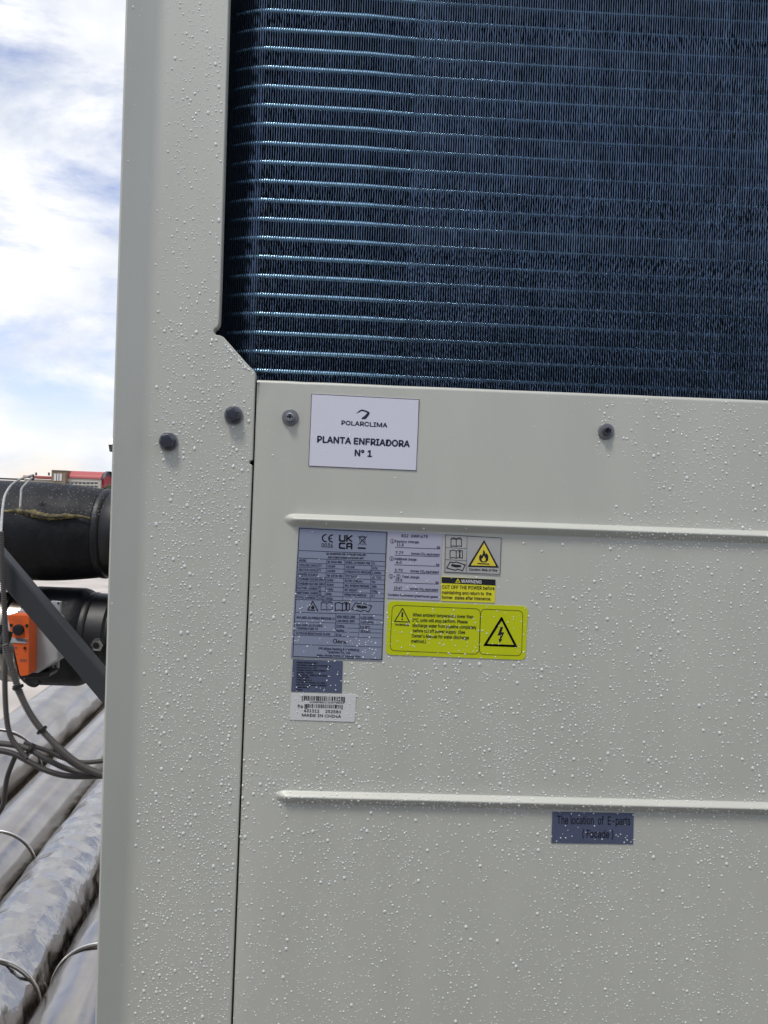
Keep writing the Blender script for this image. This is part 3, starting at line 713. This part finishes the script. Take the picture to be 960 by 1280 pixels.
# =====================================================================
# BEHIND THE POST: insulated pipes, actuator, brace, conduits
# =====================================================================
def hp(px, py, y): return P(px, py, y)
YPIPE = .75; k_ = px_size(YPIPE)
def black_pipe(name, cpx, rpx, x_end, label, left=-260, coupl_r=.84, bumpy=.0012, slope=0.):
    c_end = hp(x_end, cpx, YPIPE); c0 = hp(left, cpx - (x_end-left)*.0, YPIPE); zc = c_end.z; r = rpx*k_
    o = root(name, (c_end.x, YPIPE, zc), label, 'pipe')
    pts = [Vector((c0.x + (c_end.x-c0.x)*i/90, YPIPE, zc + slope*(c0.x + (c_end.x-c0.x)*i/90 - c_end.x))) for i in range(91)]
    def rad(i, T, a):
        p = pts[i]; e = (T-1-i)/18; end = 1 if e > 1 else .90+.10*math.sin(e*math.pi/2)
        return r*end*(1 + bumpy*8*noise.noise(Vector((p.x*9, math.cos(a)*1.3, math.sin(a)*1.3)))) 
    tube('insulation_sleeve', pts, rad, M['foamblk'], o, n=48)
    lathe('insulation_collar', (c_end.x-.004, YPIPE, zc), (1, 0, 0), [(0, r*.88), (.002, r*.915), (.009, r*.92), (.013, r*.90), (.016, r*coupl_r)], M['blkgloss'], o, n=56)
    return o, c_end, r
up, ce, ru = black_pipe('upper_insulated_pipe', 667, 60.5, 133, 'thick black insulated pipe with a cracked glued seam, the upper of two beside the post')
lathe('pipe_coupling', (ce.x+.008, YPIPE, ce.z), (1, 0, 0), [(0, ru*.84), (.004, ru*.87), (.03, ru*.86), (.034, ru*.80), (.30, ru*.80)], M['blkgloss'], up, n=56)
# glued seam: lumpy bead along the front of the pipe
pts = []
for i in range(120):
    px = 2 + i*.92; t = i/119; ang = math.asin(.40 - .08*t + .03*math.sin(t*9))
    x = hp(px, 645, YPIPE-ru).x; pts.append(Vector((x, YPIPE - ru*math.cos(ang)*1.0, ce.z + ru*math.sin(ang))))
tube('glued_seam', pts, lambda i, T, a: .0078*(.30 + .7*abs(math.sin(math.pi*min(1, i/T*1.15))))*(.7+.8*abs(noise.noise(Vector((i*.13, a, 0))))), M['foam'], up, n=8)
tube('seam_crack', [p + Vector((0, -.0066, .0005)) for p in pts[25:88]], lambda i, T, a: .0012*(.3+math.sin(math.pi*i/T)), M['gap'], up, n=6)
dp = []
for i in range(330):
    a = random.uniform(.35, 1.5); x = hp(random.uniform(-20, 128), 640, YPIPE-ru).x
    dp.append((x, YPIPE - ru*math.cos(a), ce.z + ru*math.sin(a), random.uniform(.4, 1.1)*k_*.6, 1.0))
dd = drops('pipe_rain_drops', dp, mat('blue_grey_water', (.25, .27, .32), .03, spec=1., trans=.0), (0, -.75, .66)); tag(dd, 'rain drops standing on top of the upper black pipe', 'water drops', kind='stuff')  # opaque blue-grey drops without transmission
lo, ce2, rl = black_pipe('lower_insulated_pipe', 796, 60, 116, 'thick black insulated pipe behind the orange actuator, the lower of two', left=45, coupl_r=.86)
lathe('pipe_coupling', (ce2.x+.008, YPIPE, ce2.z), (1, 0, 0), [(0, rl*.86), (.004, rl*.90), (.035, rl*.89), (.04, rl*.84), (.30, rl*.84)], M['blkgloss'], lo, n=56)
cs = hp(46, 796, YPIPE)
lathe('metal_sleeve', (cs.x, YPIPE, ce2.z), (-1, 0, 0), [(0, rl*.86), (.03, rl*.90), (.034, rl*.95), (.05, rl*.95), (.055, rl*.9), (.45, rl*.9)], M['alu'], lo, n=48)
pc = P(124.5, 804.5, YPIPE - rl*.88)
pn = lathe('hex_plug', pc, (-.12, -1, -.1), [(0, .0125), (.012, .0125), (.014, .0115), (.0142, .007), (.008, .0065), (.008, .002)], M['steel'], lo, n=6, smooth=False)
lathe('plug_hole_shade', pc + Vector((-.0017, -.0143, -.0014)), (-.12, -1, -.1), [(0, .0062), (.0003, .006)], M['black'], pn, n=16)  # solid black disc paints the dark of the hole

# valve actuator
YA_ = .56
ac = root('valve_actuator', tuple(P(40, 805, YA_)), 'orange valve actuator with black knob on a grey housing', 'actuator')
def pxpoly(pts, y): return [(P(a, b, y).x, P(a, b, y).z) for a, b in pts]
prism('grey_housing', pxpoly([(22, 762), (48, 758), (66, 776), (70, 790), (71, 826), (46, 842), (22, 842)], YA_), YA_+.004, YA_+.055, M['greyplastic'], ac, .003)
prism('housing_lid', pxpoly([(22, 763), (43, 761), (48, 769), (24, 770)], YA_), YA_-.004, YA_+.002, M['greyplastic'], ac, .001)
fl = prism('flange_plate', pxpoly([(64, 751), (76, 752), (73, 836), (66, 837), (62, 800)], YA_+.06), YA_+.058, YA_+.066, M['greyplastic'], ac, .001)
for a, b in ((73, 754), (69.5, 833)): lathe('flange_hole_shade', P(a, b, YA_+.0575), (0, -1, 0), [(0, .0022), (.0006, .0022)], M['black'], fl, n=12)  # black discs on the plate paint the dark of its holes
oc = prism('orange_cover', pxpoly(rounded([Vector(q) for q in [(8.5, 768.5), (36.5, 769.2), (35.8, 844), (25, 845.5)]], 2.5, 3), YA_-.03), YA_-.03, YA_+.003, M['orange'], ac, .003)
yk = YA_-.03
kb = lathe('black_knob', P(23.5, 787, yk), (0, -1, 0), [(0, .0095), (.004, .0095), (.0055, .0085), (.006, .005)], M['black'], ac, n=28)
for a, b in ((14, 781.5), (33.5, 782)): lathe('cover_screw', P(a, b, yk), (0, -1, 0), [(0, .0028), (.001, .0026)], M['black'], ac, n=12)
lathe('cover_screw', P(31, 810, yk-.001), (0, -1, 0), [(0, .0026), (.001, .0024)], M['black'], ac, n=12)
prism('dial_window', pxpoly([(14, 797), (34, 798.5), (34, 804), (13, 803)], yk), yk-.0012, yk+.001, M['greyplastic'], ac)
prism('dial_inset', pxpoly([(19, 797.5), (33.5, 799), (33.5, 802.4), (22, 801)], yk-.0013), yk-.0018, yk-.0012, M['dkgrey'], ac)  # smaller dark grey piece over the dial window
prr = Print((0, 755, 13.47), 0)
prr.y = yk - .0006
def wk(X, Y): 
    q = P(X/13.47, 755 + Y/13.47, yk - .0006); return q
prr.w = wk
for (x, y, w, h) in [(200, 262, 180, 3), (255, 292, 110, 3), (450, 425, 50, 4), (450, 450, 40, 4), (450, 475, 45, 4), (200, 840, 110, 5), (185, 725, 110, 9), (200, 745, 90, 7)]: prr.line('dkgrey', x, y, x+w, y+w*.03, h)
for i in range(3): prr.line('dkgrey', 325, 930+i*16, 450, 934+i*16, 6)
prr.build(ac, {'dkgrey': 'cover_print'})[0]['kind'] = 'stuff'
prism('mount_bracket', pxpoly([(20, 842), (60, 842), (58, 848), (24, 850)], YA_), YA_+.01, YA_+.05, M['blkgloss'], ac, .002)
tube('bracket_loop', spline([P(30, 848, YA_), P(36, 855, YA_), P(44, 857, YA_), P(50, 852, YA_)], .003), .0032, M['tie'], ac, n=8)
# steel brace
A = P(-60, 632, .35); B = P(185, 920, .35); dv = (B-A).normalized(); yv = Vector((0, 1, 0)); nv_ = dv.cross(yv).normalized()
br = box('diagonal_brace', (A+B)/2, ((B-A).length, .026, .031), M['strut'], None, .003, (dv, yv, nv_))
tag(br, 'dark grey square steel brace slanting down to the corner post', 'brace')

# conduits
def conduit(name, pxs, y, wpx, m, label, cat='conduit', corr=True, ties=(), group=None):
    pts = spline([P(a[0], a[1], (a[2] if len(a) > 2 else y)) for a in pxs], .0011 if corr else .006)
    r = wpx/2*px_size(y)
    rad = (lambda i, T, a: r*(1.0 if i % 3 else .68)) if corr else r
    c = sum(pts, Vector())/len(pts); ro = root(name, tuple(c), label, cat, group)
    tube('conduit_sleeve' if corr else 'wire_sheath', pts, rad, m, ro, n=12)
    for t, rr in ties:
        i = int(t*(len(pts)-1)); d = (pts[min(i+1, len(pts)-1)]-pts[i-1]).normalized()
        lathe('cable_tie', pts[i]-d*.002, d, [(0, r*rr), (.0002, r*rr+.0012), (.0042, r*rr+.0012), (.0045, r*rr)], M['tie'], ro, n=20)
    return ro
conduit('hanging_conduit', [(1, 664), (1.4, 680), (2.5, 700), (5, 750), (7, 800), (6, 850), (8, 895), (13, 920), (24, 936), (34, 948)], .32, 7.0, M['conduit'], 'grey ribbed conduit hanging straight down at the left edge of the photo')
conduit('actuator_conduit', [(6, 805), (12, 826), (20, 852), (31, 880), (47, 906), (70, 931), (99, 955), (128, 968), (150, 975)], .30, 8.6, M['conduit'], 'thick grey ribbed conduit curving from the orange actuator down to the post', ties=((.50, 1.35), (.24, 1.3)))
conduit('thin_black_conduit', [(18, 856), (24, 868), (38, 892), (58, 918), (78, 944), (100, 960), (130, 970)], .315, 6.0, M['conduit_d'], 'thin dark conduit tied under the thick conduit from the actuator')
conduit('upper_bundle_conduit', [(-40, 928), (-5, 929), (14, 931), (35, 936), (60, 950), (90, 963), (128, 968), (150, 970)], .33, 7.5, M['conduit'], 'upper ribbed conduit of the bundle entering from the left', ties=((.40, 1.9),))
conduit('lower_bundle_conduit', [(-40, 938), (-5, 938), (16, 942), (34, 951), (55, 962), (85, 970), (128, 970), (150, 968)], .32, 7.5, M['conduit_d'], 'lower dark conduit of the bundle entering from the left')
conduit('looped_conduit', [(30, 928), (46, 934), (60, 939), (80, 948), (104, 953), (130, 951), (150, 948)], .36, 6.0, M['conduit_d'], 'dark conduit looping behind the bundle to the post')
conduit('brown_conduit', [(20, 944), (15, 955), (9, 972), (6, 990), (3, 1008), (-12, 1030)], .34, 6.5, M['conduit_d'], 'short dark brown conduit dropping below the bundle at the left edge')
conduit('white_wire', [(40, 594.5, .62), (30, 597, .60), (20, 602, .58), (12, 609, .56), (6, 620, .52), (3.5, 634, .48), (2, 650, .40), (1, 668, .35)], .5, 3.0, M['wire'], 'weathered white wire arching over the upper black pipe', 'wire', corr=False)
conduit('short_wire', [(40, 597, .64), (33, 604, .62), (27, 611, .60), (26, 622, .575), (25, 636, .565)], .6, 2.6, M['wire'], 'short pale wire stub lying down the front of the upper black pipe', 'wire', corr=False)
cl = root('wire_clip', tuple(P(40, 597, .65)), 'tiny dark clip joining two wires on top of the upper black pipe', 'clip')
box('clip_body', P(40, 597.5, .65), (.007, .008, .009), M['tie'], cl, .001); box('clip_jaw', P(41, 594.5, .65), (.004, .006, .005), M['dkgrey'], cl, .001)
bp_ = root('cable_gland', tuple(P(8, 798, .40)), 'black cable gland hanging beside the orange actuator', 'gland')
lathe('gland_nut', P(5.5, 784, .45), (0, -1, 0), [(0, .0055), (.010, .0055)], M['tie'], bp_, n=10)
lathe('gland_body', P(10, 789, .42), (-.2, -.2, -1), [(0, .0075), (.012, .0085), (.022, .0075), (.024, .005), (.036, .0045)], M['tie'], bp_, n=12)

# aluminium clad pipes on the roof
VP = P(390, 640, 10) - Vector((0, -D, CZ)); VP.z = 0; pd = VP.normalized(); side = Vector((pd.y, -pd.x, 0))
HZ = .40                                                          # pipe axis height above roof
def clad_pipe(name, lat, rad, key, crink, label, bands, z=HZ, y0=-1.2, L=11):
    """lat: sideways distance of the axis from the camera's line"""
    base = Vector((0, -D, z)) + side*lat; ro = root(name, tuple(base + pd*1.5), label, 'pipe')
    n = 72; step = .022; T = int(6.0/step); v = []; f = []
    e1 = side; e2 = Vector((0, 0, 1))
    for i in range(T):
        d = -.3 + i*step
        if i == T-1: d = L
        for k in range(n):
            a = 2*math.pi*k/n; q = Vector((d*4.2, math.cos(a)*rad*13, math.sin(a)*rad*13 + lat*7))
            cr = abs(noise.noise(q*1.1))*-1.3 + noise.noise(q*2.7)*.5 + abs(noise.noise(q*3.3+Vector((5, 1, 2))))*-.5
            r = rad*(1 + crink*.045*cr) + .0012*noise.noise(q*.4)
            v.append(base + pd*d + (e1*math.cos(a) + e2*math.sin(a))*r)
    for i in range(T-1):
        for k in range(n):
            k2 = (k+1) % n; f.append((i*n+k, i*n+k2, (i+1)*n+k2, (i+1)*n+k))
    mesh('cladding', v, f, M[key], ro, smooth=True)
    for d in bands:                                               # lapped joints: a rolled lip and a dark line
        wob = lambda a: .006*math.sin(a*2+d)
        pts = [base + pd*(d + wob(2*math.pi*k/48)) + (e1*math.cos(2*math.pi*k/48) + e2*math.sin(2*math.pi*k/48))*(rad*1.012) for k in range(49)]
        tube('joint_band', pts, .0024, M['band'], ro, n=6)
        pts2 = [p - pd*.007 - (p-(base+pd*d)).normalized()*.002 for p in pts]
        tube('joint_dark_line', pts2, .0022, M['gap'], ro, n=5)
    return ro
HA = CZ - HZ
clad_pipe('roof_pipe', -.80*HA, .112, 'alu', .12, 'smooth silver clad pipe with one bright ring joint, second from the far roof', (2.3, 4.4))
clad_pipe('roof_pipe', -1.08*HA, .165, 'alu', .45, 'farthest silver clad pipe, dented where it meets the pale roof', (3.1, 5.2), y0=-1)
clad_pipe('roof_pipe', -.595*HA, .114, 'alu_crinkled', 1.0, 'large silver clad pipe with heavily crinkled foil, under the cable bundle', (1.67,))
clad_pipe('roof_pipe', -.385*HA, .112, 'alu', .8, 'silver clad pipe showing only a sliver against the foot of the post', (1.72, 3.3))

# unseen chiller added behind the camera to block light from the lower panel
nbc = root('added_blocker_chiller', (0, -2.85, 0), 'unseen second chiller added behind the camera to cut light on the lower panel', 'chiller')
box('lower_panel', (-.6, -2.85, .72), (6.4, 1.0, 1.1), M['paint_edge'], nbc, .01)
box('coil_face', (-.6, -2.85, 1.75), (6.3, .94, .96), M['fin'], nbc, .01)
box('top_cap', (-.6, -2.85, 2.27), (6.4, 1.02, .08), M['paint_edge'], nbc, .01)
box('base_rail', (-.6, -2.85, .085), (6.2, .9, .17), M['strut'], nbc)
for i in range(5): box('corner_post', (-3.75+i*1.575, -2.34, 1.75), (.12, .03, .96), M['paint_edge'], nbc, .004)

# =====================================================================
# FAR BUILDINGS AND TREES
# =====================================================================
YB = 250.0
def wallbox(name, x0, x1, yt, yb_, y0, y1, m, parent, zb=None):
    a = P(x0, yt, y0); b = P(x1, yb_ if yb_ else yt, y0); z0 = zb if zb is not None else b.z
    return box(name, ((a.x+b.x)/2, (y0+y1)/2, (a.z+z0)/2), (abs(b.x-a.x), y1-y0, abs(a.z-z0)), m, parent)
bd = root('vaulted_building', (P(103, 600, YB).x, YB, -15), 'cream building with a red barrel vault roof and red end wall', 'building')
wallbox('wall', 80, 126, 597.5, None, YB, YB+9, M['cream'], bd, -15)
xa = P(81, 596, YB).x; xb = P(127, 596, YB).x; zc = P(103, 598.0, YB).z; rv = (zc and (P(103, 588.5, YB).z - zc))
v = []; f = []
for x in (xa, xb):
    for k in range(17): a = math.pi*k/16; v.append((x, YB+4.5 - 4.8*math.cos(a), zc + rv*math.sin(a)))
f = [(k, k+1, 18+k, 17+k) for k in range(16)]
mesh('vault_roof', v, f, M['redroof'], bd, smooth=True)
v = [(xb+.3, YB+4.5 - 4.9*math.cos(math.pi*k/16), zc + (rv+.3)*math.sin(math.pi*k/16)) for k in range(17)] ; mesh('vault_gable', v, [tuple(range(17))], M['dkgrey'], bd)
v2 = [(x+.9, y, z) for x, y, z in v]; mesh('gable_rim', v+v2, [(k, k+1, 18+k, 17+k) for k in range(16)], M['dkgrey'], bd)
wallbox('red_end_wall', 126.5, 130, 594.5, None, YB+1, YB+13, M['redwall'], bd, -15); wallbox('red_end_wall', 130, 134.2, 598.5, None, YB+6, YB+16, M['redwall'], bd, -15)
for i, yy_ in enumerate((601, 605.2, 609.4, 613.6)): wallbox('wall_band', 82, 122, yy_, yy_+1.8, YB-.25, YB, M['bwhite'], bd)
for i in range(8):
    for j in range(3): wallbox('window', 83.5+i*5, 86.5+i*5, 603.1+j*4.2, 604.9+j*4.2, YB-.12, YB, M['glass'], bd)
tw = root('brown_tower', (P(73, 600, YB-2).x, YB-2, -15), 'short brown block tower with a white panel left of the red vault', 'building')
wallbox('wall', 64.5, 82, 587.8, None, YB-2, YB+10, M['brown'], tw, -15); wallbox('parapet', 64.2, 82.3, 587.2, 588.4, YB-2.3, YB+10.3, M['cream'], tw)
for a in ((67.5, 70), (71.5, 73), (74.5, 77)): wallbox('window', a[0], a[1], 592, 601, YB-2.2, YB-2, M['bwhite'], tw)
lb = root('low_red_building', (P(48, 600, YB+5).x, YB+5, -15), 'long low building with a thin red roof, left of the brown tower', 'building')
wallbox('wall', 30, 64.5, 598.5, None, YB+4, YB+14, M['cream'], lb, -15); wallbox('roof', 29, 64.3, 594.2, 598.4, YB+3, YB+15, M['redroof'], lb)
for a in (44, 60): wallbox('roof_post', a, a+.8, 590.5, 594.3, YB+8, YB+9, M['dkgrey'], lb)
gb = root('grey_shed', (P(10, 600, YB+30).x, YB+30, -15), 'long flat grey roofed shed at the far left skyline', 'building')
wallbox('wall', -60, 26, 598, None, YB+30, YB+45, M['concrete'], gb, -15); wallbox('roof', -62, 27, 596, 598.2, YB+29, YB+46, M['dkgrey'], gb)
for (px_, h, lab) in ((138, 606, 'small green tree just right of the red end wall'), (150, 604, 'green tree behind the post on the far skyline')):
    b = P(px_, h, YB-10); t = root('tree', (b.x, YB-10, -15), lab, 'tree')
    tube('trunk', [Vector((b.x, YB-10, -15)), Vector((b.x+.2, YB-10, -8)), Vector((b.x-.1, YB-10, b.z-2))], lambda i, T, a: .5-.15*i, M['bark'], t, n=8)
    v = []; f = []; rng = random.Random(px_)
    for i in range(900):
        d = Vector((rng.gauss(0, 1), rng.gauss(0, 1), rng.gauss(0, 1))).normalized()*(rng.random()**.4)*2.6; c = Vector((b.x, YB-10, b.z-3.2)) + Vector((d.x, d.y, d.z*1.25))
        e = Vector((rng.gauss(0, 1), rng.gauss(0, 1), rng.gauss(0, 1))).normalized()*.3; g = e.orthogonal().normalized()*.25; q = len(v); v += [c-e, c+g, c+e, c-g]; f.append((q, q+1, q+2, q+3))
    mesh('crown', v, f, M['leaf'], t)
